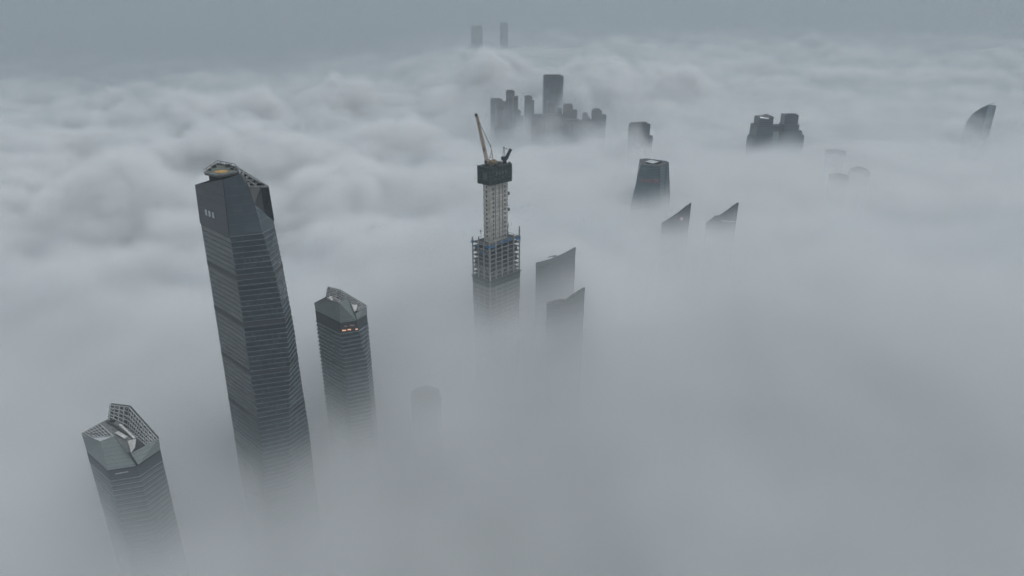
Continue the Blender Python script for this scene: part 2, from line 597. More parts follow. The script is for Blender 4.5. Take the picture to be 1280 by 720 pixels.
def lattice_tower(label, spec, tabs=None):
    P = spec
    Zs = P['zs']
    ring_top = P['ring']          # l, e1, e2, r at Zs
    l, a, b, r = ring_top
    back = (l - a) + (r - b) * .9
    b1 = Vector((r.x * (r.y + 18) / r.y * .985 - 4, r.y + 18, Zs))
    b2 = Vector((l.x + 14, l.y + 17, Zs))
    t = thing('skyscraper', label, 'skyscraper', (a.x, a.y + 18, 0))
    sh = P.get('shift', 0.0)      # how far the front-right corner walks right on its way down

    def sec(z):
        f = min(1, max(0, (Zs - z) / P.get('over', 100)))
        return [Vector((a.x, a.y, z)), Vector((b.x + sh * f, b.y + sh * f * .35, z)), Vector((r.x, r.y, z)), Vector((b1.x, b1.y, z)), Vector((b2.x, b2.y, z)), Vector((l.x, l.y, z))]
    MB().rings([sec(0), sec(Zs - P.get('over', 100)), sec(Zs - 50), sec(Zs - .1)]).build('shaft', M['twin_glass'], t)
    mb = MB()
    z = Zs - P['recess']
    s = []
    while z > 30:
        s.append(sec(z))
        z -= 4.2
    ledge_rings(s, P.get('out', .9), .7, mb)
    mb.build('floor_ledge', M['ledge'], t)
    for zz in (Zs - 46, Zs - 88):
        q = [sec(zz), sec(zz + 3.5)]
        c = sum(q[0], Vector()) / 6
        q = [[p + (p - Vector((c.x, c.y, p.z))).normalized() * .3 for p in rr] for rr in q]
        MB().rings(q, (False, False)).build('louvre_band', M['louvre'], t)
    # dark glazed recess below the crown
    mb = MB()
    q = [sec(Zs - P['recess'] + .9), sec(Zs - .2)]
    c = sum(q[0], Vector()) / 6
    q = [[p + (p - Vector((c.x, c.y, p.z))).normalized() * .22 for p in rr] for rr in q]
    mb.rings(q, (False, False))
    mb.build('recess_band', M['louvre'], t)
    # crown cladding
    c = {k: at(*v) for k, v in P['crown'].items()}
    MB().face(l, a, c['e1t'], c['lt']).build('crown_panel', M['crown_panel'], t)
    MB().face(a, b, c['slant'], c['apex'], c['e1t']).build('crown_panel', M['crown_panel'], t)
    mb = MB()
    mb.slab(c['rfb'], c['rb'], c['rt'], c['rft'], .5)
    mb.build('crown_panel', M['crown_panel'], t)
    # inner frames behind the high back walls
    for quad, nu, nv in (((c['bl0'], c['bm0'], c['bm'], c['bl']), 4, 5), ((c['bm0'], c['br0'], c['rt'], c['bm']), 11, 5)):
        w = MB().slab(*quad, -.4).build('back_wall', M['lattice_back'], t)
        mb = MB()
        cen = Vector((a.x, a.y, Zs))
        qd = [v + (Vector((0, -1.3, .4))) for v in quad]
        grid_on(mb, *qd, nu, nv, .62)
        for i in range(nu):
            for j in range(nv):
                if (i + j) % 2:
                    p = [qd[0].lerp(qd[1], (i + s_) / nu).lerp(qd[3].lerp(qd[2], (i + s_) / nu), (j + t_) / nv) for s_, t_ in ((0, 0), (1, 1))]
                    mb.bar(p[0], p[1], .3)
        mb.build('lattice', M['lattice_bar'], w)
        mb = MB()
        mb.bar(quad[3] + Vector((0, 0, .3)), quad[2] + Vector((0, 0, .3)), 1.2, 1.0)
        mb.build('coping', M['crown_panel'], w)
    if 'wl' in c:   # open frame over the left well
        w = MB().slab(c['wl0'], c['wr0'], c['wr'], c['lt'], .3).build('back_wall', M['lattice_back'], t)
        mb = MB()
        qd = [v + Vector((.6, -1.2, .3)) for v in (c['wl0'], c['wr0'], c['wr'], c['lt'])]
        grid_on(mb, *qd, 7, 4, .5)
        mb.build('lattice', M['lattice_bar'], w)
    # roofs: the ridge with its pale sheets, the fold and the dark well
    for i, poly in enumerate(P['roof']):
        MB().face(*[at(*q) for q in poly]).build('roof', M['crown_panel' if i == 0 and 'wl' not in c else 'grey_roof'], t)
    for poly in P['sheets']:
        q = [at(*v) + Vector((0, -.3, .5)) for v in poly]
        MB().slab(*q, .3).build('roof_sheet', M['white_roof'], t)
    mb = MB()
    mb.rings([[Vector((v.x, v.y, Zs)) for v in sec(Zs)], [Vector((v.x, v.y, Zs + .5)) for v in sec(Zs)]])
    mb.build('roof_slab', M['dark'], t)
    for a_, b_, w_ in P.get('pipes', ()):
        MB().bar(at(*a_), at(*b_), w_).build('roof_pipe', M['steel_dark'], t)
    return t, sec, c


def zz(px, py, ox, oy, s):
    return px / s + ox, py / s + oy


def q1(px, py, Y):       # a point read off the enlarged view of the middle tower
    return (*zz(px, py, 385, 350, 10.29), Y)


def q3(px, py, Y):       # the same for the near left tower
    return (*zz(px, py, 95, 500, 7.2), Y)


Z1 = at(425.3, 403.9, 560).z
ring1 = [at_z(394.4, 388.6, Z1), at_z(425.3, 403.9, Z1), at_z(445.3, 400.5, Z1), at_z(458.4, 392.6, Z1)]
mid_tower, sec1, c1 = lattice_tower(
    'mid height glass tower with pale crown and orange lit windows right of the tallest skyscraper',
    dict(zs=Z1, ring=ring1, recess=11, shift=5.5, over=45, out=.9,
         crown=dict(lt=q1(78, 295, 587), e1t=q1(402, 292, 560), apex=q1(510, 225, 569), slant=q1(600, 420, 566.5),
                    rfb=q1(626, 515, 566.5), rb=q1(757, 436, 580.5), rt=q1(748, 338, 581), rft=q1(604, 432, 567),
                    bl=q1(255, 98, 601), bm=q1(405, 133, 603), bl0=q1(238, 212, 598), bm0=q1(405, 275, 596), br0=q1(640, 395, 578)),
         roof=[[q1(78, 295, 587), q1(230, 214, 599), q1(245, 252, 592), q1(345, 300, 572), q1(402, 292, 560.5)],
               [q1(230, 214, 599), q1(300, 205, 600), q1(430, 262, 590), q1(402, 292, 561), q1(345, 300, 572), q1(245, 252, 592)],
               [q1(402, 292, 561), q1(430, 262, 590), q1(510, 226, 569.5)]],
         sheets=[[q1(255, 232, 592), q1(345, 296, 574), q1(418, 282, 576), q1(305, 212, 596)],
                 [q1(560, 322, 573), q1(598, 415, 567), q1(622, 392, 569), q1(636, 328, 575)]],
         pipes=[(q1(310, 225, 590), q1(400, 275, 577), .9)]))
# lit windows in the front facet, on the recess below the crown
pa, pb = ring1[1], ring1[2]
for x0, x1, y, m in ((427.5, 432.5, 412.6, 'lit'), (434.3, 438.6, 411.6, 'lit'), (444.2, 447.0, 411.1, 'lit'), (430, 434, 407.4, 'lit_dim'), (437, 443, 406.4, 'lit_dim')):
    dn = Vector((0, 0, -10))
    w = [on_plane(x, yy, pa, pb + dn * .01, pa + dn, .6) for x, yy in ((x0, y + .9), (x1, y + .7), (x1, y - .8), (x0, y - .6))]
    MB().slab(*w, .1).build('lit_window', M[m], mid_tower)

Z3 = at(134.6, 588.9, 400).z
ring3 = [at_z(108.9, 565.5, Z3), at_z(134.6, 588.9, Z3), at_z(170.7, 583.3, Z3), at_z(200.2, 564, Z3)]
near_tower, sec3, c3 = lattice_tower(
    'nearest short glass tower at lower left with pale crown and open lattice roof',
    dict(zs=Z3, ring=ring3, recess=9, shift=2.0, over=80, out=.3,
         crown=dict(lt=q3(50, 300, 424), e1t=q3(220, 372, 410), apex=q3(340, 322, 414), slant=q3(460, 470, 408),
                    rfb=q3(560, 582, 405.5), rb=q3(757, 445, 422.5), rt=q3(742, 348, 423), rft=q3(492, 482, 408),
                    bl=q3(315, 40, 446), bm=q3(485, 60, 449), bl0=q3(302, 168, 442), bm0=q3(470, 262, 440), br0=q3(640, 400, 421),
                    wl=q3(50, 300, 424), wl0=q3(120, 335, 421), wr0=q3(326, 318, 419), wr=q3(214, 208, 436)),
         roof=[[q3(214, 208, 436), q3(300, 166, 443), q3(400, 205, 438), q3(540, 350, 417), q3(470, 372, 414), q3(340, 322, 415)],
               [q3(340, 322, 414.5), q3(470, 372, 414), q3(540, 350, 417), q3(500, 470, 409), q3(460, 470, 408.5)]],
         sheets=[[q3(352, 300, 417), q3(440, 352, 413), q3(470, 335, 415), q3(385, 285, 420)],
                 [q3(385, 225, 430), q3(520, 352, 415), q3(540, 346, 416), q3(410, 222, 432)],
                 [q3(470, 372, 413), q3(500, 478, 407), q3(535, 430, 410), q3(545, 352, 415)]],
         pipes=[(q3(280, 195, 436), q3(375, 245, 428), 1.2), (q3(300, 190, 437), q3(350, 185, 438), 1.6), (q3(375, 250, 427), q3(455, 310, 418), 1.0)]))
pa, pb = ring3[1], ring3[2]
w = [on_plane(x, y, pa, pb, pa + Vector((0, 0, -10)), .6) for x, y in ((144.5, 592.4), (160.5, 589.4), (160.5, 588.2), (144.5, 591.2))]
MB().slab(*w, .1).build('light_strip', M['window_pale'], near_tower)
la, lb = ring3[0], ring3[1]
for x, y in ((138.5, 619), (127.5, 604)):
    w = [on_plane(x + dx, y + dy, la, lb, la + Vector((0, 0, -10)), .9) for dx, dy in ((-.3, .3), (.3, .3), (.3, -.3), (-.3, -.3))]
    MB().slab(*w, .1).build('lit_window', M['sign_white'], near_tower)

# ------------------------------------------------------------------ the tower under construction
site = thing('construction_tower', 'concrete core and steel frame of an unfinished tower with cranes on top', 'construction tower', (-10, 712, 0))
A45 = R(46)
RD, LD = Vector((math.cos(A45), math.sin(A45), 0)), Vector((-math.sin(A45), math.cos(A45), 0))
ZT = 243.0
C0 = at_z(612, 308, ZT)
C0.z = 0


def cf(r, l, z=0.0):
    return C0 + RD * r + LD * l + Vector((0, 0, z))


def cpoly(r0, r1, l0, l1):
    return [cf(r0, l0), cf(r1, l0), cf(r1, l1), cf(r0, l1)]


FW, FD = 46.0, 26.5
FL = 4.9
# lower part already clad
MB().prism([(p.x, p.y) for p in cpoly(0, FW, 0, FD)], 0, 203).build('clad_shaft', M['clad'], site)
mb = MB()
ledge_rings([[Vector((p.x, p.y, 203 - FL * i)) for p in cpoly(0, FW, 0, FD)] for i in range(0, 30)], .5, .9, mb)
mb.build('slab_edge', M['slab_white'], site)
# core
cr0, cr1, cl0, cl1 = 9.5, 36.0, 8.0, 18.6
MB().prism([(p.x, p.y) for p in cpoly(cr0, cr1, cl0, cl1)], 200, 309).build('core', M['concrete'], site)
for rr, ww in ((cr0 + 4.4, 0.0), (cr1 - 4.6, 0.0)):
    z = 247
    while z < 305:
        MB().box(cf(rr, cl0 - .03, z), (1.6, .3, 2.5), A45).build('core_opening', M['dark'], site)
        z += FL
z = 249
while z < 305:
    MB().box(cf(cr0 - .03, cl0 + 5.4, z), (.3, 1.6, 2.6), A45).build('core_opening', M['dark'], site)
    z += FL
mb = MB()
for rr in (cr0 + 7.2, cr0 + 13, cr0 + 18.5):
    mb.box(cf(rr, cl0 - .3, 277), (.5, .6, 62), A45)
for i in range(13):
    mb.box(cf((cr0 + cr1) / 2, cl0 - .2, 247 + i * FL), (26, .5, .45), A45)
mb.build('core_ribs', M['steel'], site)
# climbing formwork platform at the head of the core
pr0, pr1, pl0, pl1 = cr0 - 3.2, cr1 + 2.6, cl0 - 3.4, cl1 + 4.6
plat = MB().prism([(p.x, p.y) for p in cpoly(pr0, pr1, pl0, pl1)], 306.5, 324.3).build('formwork_platform', M['net_green'], site)
mb = MB()
for zf in (306.3, 311, 315.5, 320, 324.4):
    ledge_rings([[Vector((p.x, p.y, zf)) for p in cpoly(pr0, pr1, pl0, pl1)]], .4, .45, mb)
for i in range(9):
    mb.bar(cf(pr0 + (pr1 - pr0) * i / 8, pl0 - .4, 306), cf(pr0 + (pr1 - pr0) * i / 8, pl0 - .4, 326), .35)
for i in range(6):
    mb.bar(cf(pr0 - .4, pl0 + (pl1 - pl0) * i / 5, 306), cf(pr0 - .4, pl0 + (pl1 - pl0) * i / 5, 326), .35)
mb.build('scaffold', M['steel_dark'], plat)
M['net_gap'] = plain('pale_mesh', (.085, .105, .112), .8, 0, .4, 1)
for cc, ss in [(cf(pr0 + 9 + i * 4.7, pl0 - .25, 317.6), (2.6, .3, 2.6)) for i in range(4)] + [(cf(pr0 + 8 + i * 11, pl0 - .25, 312.5), (3.4, .3, 1.2)) for i in range(2)] + [(cf(pr0 - .25, pl0 + 7, 315), (.3, 6, 8))]:
    MB().box(cc, ss, A45).build('mesh_panel', M['net_gap'], plat)
for i in range(9):
    rr, ll = random.uniform(pr0 + 1, pr1 - 1), random.uniform(pl0 + 1, pl1 - 1)
    hh = random.uniform(.8, 2.8)
    MB().box(cf(rr, ll, 324.4 + hh / 2), (random.uniform(1, 4), random.uniform(1, 3), hh), A45).build('site_gear', M['steel_dark'], plat)
# frame of columns, beams, floor plates
cols = [(FW * i / 5, 0) for i in range(6)] + [(0, FD * i / 3) for i in (1, 2, 3)] + [(FW, FD * i / 3) for i in (1, 2, 3)] + [(FW * i / 5, FD) for i in (1, 2, 3, 4)]
for i, (rr, ll) in enumerate(cols):
    top = ZT + random.choice((1.5, 3, 4.5)) + (7.5 if (rr == FW and ll == 0) else 0) + (4 if rr == FW * .8 and ll == 0 else 0)
    wcol = 1.15 if (rr, ll) != (0, 0) else 1.5
    m_ = MB().box(cf(rr, ll, (170 + top) / 2), (wcol, wcol, top - 170), A45)
    m_.build('column', M['frame_steel'], site)
nf = 8
for i in range(nf + 1):
    z = ZT - i * FL - .6
    if i < nf + 1:
        mb = MB()
        ins = .6
        mb.prism([(p.x, p.y) for p in cpoly(ins, FW - ins, ins, FD - ins)], z - .25, z)
        mb.build('floor_plate', M['floor_plate'], site)
    mb = MB()
    w_ = .75 if i % 3 == 1 else .55
    for a, b in (((0, 0), (FW, 0)), ((0, 0), (0, FD)), ((FW, 0), (FW, FD)), ((0, FD), (FW, FD))):
        mb.bar(cf(*a, z), cf(*b, z), w_)
    for j in range(1, 5):
        mb.bar(cf(FW * j / 5, .3, z - .5), cf(FW * j / 5, cl0, z - .5), .5)
    mb.build('floor_beam', M['frame_steel'], site)
    if i in (2, 3, 5, 6):       # stacked panels and walls that close some bays
        for j in range(5):
            if random.random() < .6:
                MB().box(cf(FW * (j + .5) / 5, 1.8 + random.random() * 2, z + 2.3), (FW / 5 - 1.2, .3, 3.6), A45).build('bay_screen', M['dark'], site)
        for j in range(3):
            if random.random() < .5:
                MB().box(cf(2.4, FD * (j + .5) / 3, z + 2.3), (.3, FD / 3 - 1.2, 3.6), A45).build('bay_screen', M['dark'], site)
# truss storey bracing
for side in range(2):
    n = 5 if side == 0 else 3
    for j in range(n):
        for zl, zh in ((ZT - 7 * FL, ZT - 6 * FL),) if side == 0 else ((ZT - 7 * FL, ZT - 5 * FL), (ZT - 3 * FL, ZT - FL)):
            f0, f1 = j / n, (j + 1) / n
            fm = (f0 + f1) / 2
            pt = (lambda f, z: cf(FW * f, -.1, z)) if side == 0 else (lambda f, z: cf(-.1, FD * f, z))
            mb = MB()
            mb.bar(pt(f0, zl), pt(fm, zh), .6)
            mb.bar(pt(fm, zh), pt(f1, zl), .6)
            mb.build('brace', M['frame_steel'], site)
for rr, ll, w_, d_, dz_, hh in ((1, -.9, 9, .3, -.5, 2.0), (15, -.9, 4, .3, .6, 1.4), (24, -.7, 8, .3, 1.0, 1.8), (31, -.7, 4, .3, 1.5, 1.6), (FW - 3, -.8, 7, .3, -.6, 2.4), (FW + 1.2, 3, .3, 7, -.6, 2.4), (-.9, 2, .3, 4, -.5, 1.8),
                                 (-.9, FD - 1, .3, 4, .2, 1.8), (-.7, FD * .45, .3, 5, -9.5, 1.4), (-.8, FD * .7, .3, 4, -4, 1.3)):
    mb = MB()
    mb.box(cf(rr, ll, ZT + dz_), (w_, d_, hh), A45)
    mb.box(cf(rr - (.9 if d_ > 1 else 0), ll - (.9 if w_ > 1 else 0), ZT + dz_ - hh / 2), (w_ if w_ > 1 else 2, d_ if d_ > 1 else 2, .15), A45)
    mb.build('safety_net', M['net_blue'], site)
mb = MB()
ledge_rings([[Vector((p.x, p.y, 203.4)) for p in cpoly(-.3, FW + .3, -.3, FD + .3)]], 1.8, .3, mb)
for zf in (196, 199.5):
    mb.rings([[Vector((p.x, p.y, zf)) for p in cpoly(-.75, FW + .75, -.75, FD + .75)], [Vector((p.x, p.y, zf + 3.1)) for p in cpoly(-.75, FW + .75, -.75, FD + .75)]], (False, False))
mb.build('debris_net', M['net_green'], site)
# hoist on the far right side of the core, edge rails, the lone mast on the left
mb = MB()
for s_ in (-.7, .7):
    mb.bar(cf(cr1 + 1.6 + s_, cl0 + 3, 243), cf(cr1 + 1.6 + s_, cl0 + 3, 306), .35)
for i in range(21):
    mb.bar(cf(cr1 + .9, cl0 + 3, 244 + i * 3), cf(cr1 + 2.3, cl0 + 3, 246.5 + i * 3), .25)
for zc in (291.5, 273.5):
    mb.box(cf(cr1 + 3.2, cl0 + 2.6, zc), (2.6, 2.2, 3.4), A45)
mb.build('hoist', M['steel_dark'], site)
mb = MB()
for (r0_, l0_), (r1_, l1_) in (((0, 0), (FW, 0)), ((0, 0), (0, FD)), ((FW, 0), (FW, FD))):
    for zr in (ZT + 1.2, ZT + 2.2):
        mb.bar(cf(r0_, l0_, zr), cf(r1_, l1_, zr), .2)
mb.build('edge_rail', M['steel'], site)
MB().bar(cf(30, 3.5, ZT), at(635.3, 279.5, cf(30, 3.5).y), 1.2).build('column', M['frame_steel'], site)
mb = MB()
mb.bar(cf(6, FD - 7, ZT), cf(6, FD - 7, ZT + 13), .4)
mb.box(cf(6, FD - 7, ZT + 11.5), (1, 1, 2.2), A45)
mb.build('mast', M['steel_dark'], site)


def lattice_boom(mb, a, b, w0, w1, n, t, side=None):
    """four chord lattice from a to b"""
    a, b = Vector(a), Vector(b)
    d = (b - a).normalized()
    x = (side or d.cross(Vector((0, 0, 1)))).normalized()
    y = x.cross(d).normalized()

    def ring(f):
        c = a.lerp(b, f)
        w = w0 + (w1 - w0) * f
        return [c + x * w * i + y * w * j for i, j in ((-.5, -.5), (.5, -.5), (.5, .5), (-.5, .5))]
    for i in range(n):
        r, q = ring(i / n), ring((i + 1) / n)
        for j in range(4):
            mb.bar(r[j], q[j], t)
            mb.bar(r[j], q[(j + 1) % 4], t * .65)
            mb.bar(r[j], r[(j + 1) % 4], t * .55)


YC = 706.0
crane = thing('tower_crane', 'tall tan luffing crane with raised boom on the left of the core', 'crane', at(612, 205, YC))
piv = at(608.8, 201.8, YC)
tip = at(595.7, 144.2, YC + 6)
mb = MB()
lattice_boom(mb, piv, tip, 2.7, 1.7, 17, .5)
bm_ = mb.build('boom', M['crane_tan'], crane)
MB().box(tip + Vector((-.4, 0, .3)), (2.6, 2, 3.0)).build('boom_head', M['crane_dark'], bm_)
mb = MB()
mb.box(piv.lerp(tip, .27), (2.0, 2.4, 3.4))
mb.build('boom_winch', M['crane_dark'], bm_)
ap = at(614.5, 187.2, YC)
mb = MB()
for f in (at(611.2, 201.5, YC), at(616.2, 201.5, YC)):
    for yy in (-1.2, 1.2):
        mb.bar(f + Vector((0, yy, 0)), ap + Vector((0, yy * .3, 0)), .65)
for f in (.3, .6):
    mb.bar(at(611.2, 201.5, YC).lerp(ap, f), at(616.2, 201.5, YC).lerp(ap, f), .4)
mb.build('mast_frame', M['crane_tan'], crane)
mb = MB()
mb.bar(tip, at(613.6, 183.6, YC), .22)
mb.bar(at(613.6, 183.6, YC), ap, .3)
mb.bar(piv.lerp(tip, .9), at(612.8, 182.6, YC), .2)
mb.box(at(613, 182.6, YC), (1.0, 1.0, 2.4))
mb.build('pendant_line', M['crane_dark'], crane)
base = at(612, 203.4, YC)
mb = MB()
mb.box(base + Vector((.5, 0, .2)), (11.5, 4.4, 1.6))
mb.box(base + Vector((4.6, 0, 2.2)), (3.4, 4.0, 2.6))
mb.box(base + Vector((1.2, -2.6, 2.0)), (3, 1.0, 2.4))
mb.box(base + Vector((6.6, 0, .9)), (3, 4.6, 2.4))
mb.build('machinery_deck', M['crane_tan'], crane)
MB().box(base + Vector((-4.2, -2.4, 1.5)), (2.4, 2, 2.4)).build('cab', M['crane_dark'], crane)
mb = MB()
lattice_boom(mb, Vector((base.x + .5, base.y, 323)), base + Vector((.5, 0, -.4)), 2.4, 2.4, 2, .5, Vector((1, 0, 0)))
mb.build('mast', M['crane_tan'], crane)

YD = 722.0
crane2 = thing('tower_crane', 'small dark crane with short folded boom on the right of the core', 'crane', at(631, 207, YD))
p0 = at(630.8, 201.5, YD)
mb = MB()
mb.box(Vector((p0.x, p0.y, (p0.z + 323) / 2)), (3.0, 3.0, p0.z - 323))
mb.box(p0 + Vector((0, 0, 0)), (4.0, 4.0, 1.8))
mb.build('mast', M['crane_dark'], crane2)
mb = MB()
mb.box(p0 + Vector((-1.4, 0, 3.0)), (4.6, 3.4, 3.6))
mb.box(p0 + Vector((1.6, 0, 2.4)), (2.4, 3, 2.4))
mb.build('cab', M['crane_dark'], crane2)
mb = MB()
lattice_boom(mb, at(632.3, 199.0, YD), at(638.6, 186.2, YD - 2), 2.4, 1.9, 6, .75)
mb.bar(at(632.3, 199.0, YD), at(638.4, 186.8, YD - 2), 1.5, 1.2)
mb.build('boom', M['crane_dark'], crane2)
mb = MB()
for dx in (-1.3, 1.3):
    for dy in (-.9, .9):
        mb.bar(at(629.9, 197.6, YD) + Vector((dx, dy, 0)), at(629.8, 184.6, YD) + Vector((dx * .3, dy * .3, 0)), .42)
mb.box(at(629.8, 184.4, YD), (1.6, 1.4, 1.3))
for f in (.25, .5, .75):
    c_ = at(629.9, 197.6, YD).lerp(at(629.8, 184.6, YD), f)
    mb.bar(c_ + Vector((-1, 0, -.8)), c_ + Vector((.8, 0, .8)), .28)
mb.build('mast_frame', M['steel_dark'], crane2)
mb = MB()
mb.bar(at(629.8, 184.6, YD), at(633.0, 186.0, YD), .3)
mb.bar(at(633.0, 186.0, YD), at(638.4, 186.4, YD - 2), .18)
mb.box(at(632.8, 186.0, YD), (1, .8, .8))
mb.build('pendant_line', M['crane_dark'], crane2)


# ------------------------------------------------------------------ slanted-top towers
def slanted(label, outline, Y, depth, group, extras=()):
    """outline: photo points of the front face's roofline from left to right; the wall goes on straight to the ground"""
    top = [at(x, y, Y) for x, y in outline]
    ang = R(-6)
    nrm = Vector((math.sin(-ang), math.cos(ang), 0))
    c = sum(top, Vector()) / len(top)
    t = thing('office_tower', label, 'office tower', (c.x, Y + depth / 2, 0), group)
    xs = [p.x for p in top]
    x0, x1 = min(xs), max(xs)

    def bow(p):           # the long walls bow outwards a little
        f = (p.x - x0) / (x1 - x0)
        return Vector((p.x, p.y - 5 * math.sin(math.pi * f) + math.sin(ang) * (p.x - x0) * -1, p.z))
    # densify the roofline
    pts = []
    for p, q in zip(top, top[1:]):
        for i in range(4):
            pts.append(p.lerp(q, i / 4))
    pts.append(top[-1])
    fr = [bow(p) for p in pts]
    bk = [Vector((p.x, p.y + depth * (1 - .35 * ((p.x - x0) / (x1 - x0))), p.z)) for p in fr]
    mb = MB()
    n = len(fr)
    for i in range(n - 1):
        for s_ in (fr, bk):
            a, b = s_[i], s_[i + 1]
            mb.face(Vector((a.x, a.y, 0)), Vector((b.x, b.y, 0)), b, a)
    for i in (0, n - 1):
        a, b = fr[i], bk[i]
        mb.face(Vector((a.x, a.y, 0)), Vector((b.x, b.y, 0)), b, a)
    mb.build('shaft', M['sail'], t)
    mb = MB()
    dn = Vector((0, 0, -1.6))
    for i in range(n - 1):
        mb.face(fr[i] + dn, fr[i + 1] + dn, bk[i + 1] + dn, bk[i] + dn)
    mb.build('roof', M['steel_dark'], t)
    mb = MB()
    for s_ in (fr, bk):
        for i in range(n - 1):
            mb.bar(s_[i], s_[i + 1], 1.0)
    mb.bar(fr[-1], bk[-1], 1.0)
    mb.build('parapet', M['steel_dark'], t)
    mb = MB()
    for i in range(2, n - 2, 2):
        p = fr[i].lerp(bk[i], .5)
        mb.box(p + Vector((0, 0, -.9)), (3, 2.5, 2.2), .2)
    mb.build('roof_plant', M['steel_dark'], t)
    return t, fr, bk


gs = 'slanted twin towers beside the construction site'
tA, frA, bkA = slanted('taller slanted roof tower with a small boom on it right of the unfinished tower', [(670, 333), (694, 324.5), (720, 313.5)], 745, 11, gs)
tB, frB, bkB = slanted('lower slanted roof tower in front sinking into fog right of the unfinished tower', [(684, 383), (700, 377), (708, 377), (716, 371), (731.5, 364)], 690, 10, gs)
davit = thing('roof_davit', 'small dark boom standing on the slanted roof of the taller twin', 'crane', at(693, 324, 752))
mb = MB()
mb.bar(at(694, 326, 752), at(694.2, 319.5, 752), 1.0)
mb.build('mast', M['crane_dark'], davit)
mb = MB()
mb.bar(at(685, 321.6, 752), at(695.5, 319, 752), .9)
mb.bar(at(691, 321, 752), at(695.5, 319.2, 752), 1.6)
mb.build('boom', M['crane_dark'], davit)
gf = 'fin topped twin towers'
tC, frC, bkC = slanted('dark fin topped tower with reddish emblem below the tapered tower', [(828, 281), (833.5, 277), (860.5, 258.3), (862, 258.6), (864.9, 255.8)], 1000, 8, gf)
tD, frD, bkD = slanted('dark fin topped tower with pale stripe, rightmost of the two fins', [(884, 280.5), (893.6, 272.3), (894.2, 270.8), (899.8, 270.6), (920, 257.6), (921.5, 257.4), (924.6, 255.4)], 1000, 8, gf)


def wall_patch(fr, px, py, w, h):
    """a point on the front wall at photo column px"""
    p = at(px, py, fr[0].y)
    for i in range(len(fr) - 1):
        if fr[i].x <= p.x <= fr[i + 1].x:
            f = (p.x - fr[i].x) / max(1e-6, fr[i + 1].x - fr[i].x)
            Y = fr[i].lerp(fr[i + 1], f).y
            return at(px, py, Y - .5)
    return p


mb = MB()
e0 = wall_patch(frC, 851.8, 273.6, 0, 0)
mb.rings([[e0 + Vector((2.2 * math.cos(a * math.pi / 6), -.4, 2.8 * math.sin(a * math.pi / 6))) for a in range(12)],
          [e0 + Vector((2.2 * math.cos(a * math.pi / 6), .3, 2.8 * math.sin(a * math.pi / 6))) for a in range(12)]])
mb.build('emblem', lamp('emblem_red', (1, .35, .35), .12, (.6, .4, .4)), tC)
mb = MB()
a_, b_ = wall_patch(frD, 902, 275.8, 0, 0), wall_patch(frD, 917.5, 276.6, 0, 0)
m2_ = wall_patch(frD, 909, 276.8, 0, 0)
mb.bar(a_, m2_, .5, .9).bar(m2_, b_, .5, .9)
mb.build('light_strip', M['strip'], tD)

# ------------------------------------------------------------------ tapered tower with red sign
tap = thing('office_tower', 'tapered blue glass tower with red rooftop sign and pale open roof', 'office tower', tuple(Vector((at(815, 205, 1150).x, 1175, 0))))
Yt = 1150
top = [at(801, 206.5, 1152), at(825.5, 208.2, 1150), at(835.8, 203.2, 1172), at(833.5, 201.6, 1182), at(809, 198.4, 1192), at(800, 199.0, 1178)]
zt = [p.z for p in top]
bot = [at(790.2, 250, 1138), at(823.8, 250, 1136), at(837.2, 247, 1164), at(836.5, 246, 1186), at(806, 240, 1204), at(793, 244, 1180)]


def ext(a, b, z):
    f = (a.z - z) / (a.z - b.z)
    return a + (b - a) * f


mbt = MB()
ring_b = [ext(a, b, 165) for a, b in zip(top, bot)]
mbt.rings([[Vector((p.x, p.y, 0)) for p in ring_b], ring_b, top], (True, False))
mbt.build('shaft', M['taper'], tap)
ctp = sum(top, Vector()) / 6
inn = [ctp + (p - ctp) * .62 for p in top]
mb = MB()
mb.rings([top, [p + Vector((0, 0, .6)) for p in top], [p + Vector((0, 0, .6)) for p in inn], [p + Vector((0, 0, -3)) for p in inn]], (False, False))
mb.build('roof_rim', M['steel_dark'], tap)
dq = [at(x, y, Y) for x, y, Y in ((805.6, 202.4, 1170), (816, 205.2, 1158), (824, 202.8, 1168), (813.6, 200.4, 1181))]
zq = min(p.z for p in dq)
M['pale_deck'] = plain('pale_roof_deck', (.46, .49, .50), .6, 0, .06)
mb = MB()
mb.face(*[p + Vector((0, 0, 1.0)) for p in dq])
mb.build('roof_deck', M['pale_deck'], tap)
mb = MB()
for a, b in zip(top, bot):
    mb.bar(a, ext(a, b, 165), .9)
mb.bar(at(834.2, 205.5, 1166), at(829.5, 245, 1148), .8)
mb.build('corner_rib', M['steel_dark'], tap)
# red lettering, too far to read: an emblem of slanting strokes after a row of strokes
fa, fb, fc = top[0], top[1], ext(top[0], bot[0], 165)


def sg(x, y):
    return on_plane(x, y, fa, fb, fc, .5)


mb = MB()
for x in (800.8, 803.8, 806.8, 809.8, 812.8):
    y0 = 223.3 + (x - 800) * .11
    mb.bar(sg(x, y0), sg(x + 2.2, y0 + .1), .5, .6)
    mb.bar(sg(x + .2, y0 + 1.6), sg(x + 2.0, y0 + 1.7), .5, .5)
    mb.bar(sg(x, y0 + 3.4), sg(x + 2.3, y0 + 3.5), .5, .6)
    mb.bar(sg(x + 1.1, y0 - .3), sg(x + 1.1, y0 + 3.6), .5, .5)
    mb.bar(sg(x + .1, y0 + .2), sg(x + .1, y0 + 3.3), .4, .4)
mb.build('sign_lettering', M['sign_red'], tap)
mb = MB()
mb.bar(sg(816.5, 227.8), sg(823, 224.3), .5, 1.9)
mb.bar(sg(816.5, 224.3), sg(820.5, 224.4), .5, 1.2)
mb.bar(sg(818.5, 229.2), sg(823.6, 226.6), .5, 1.2)
mb.build('sign_emblem', M['sign_red'], tap)


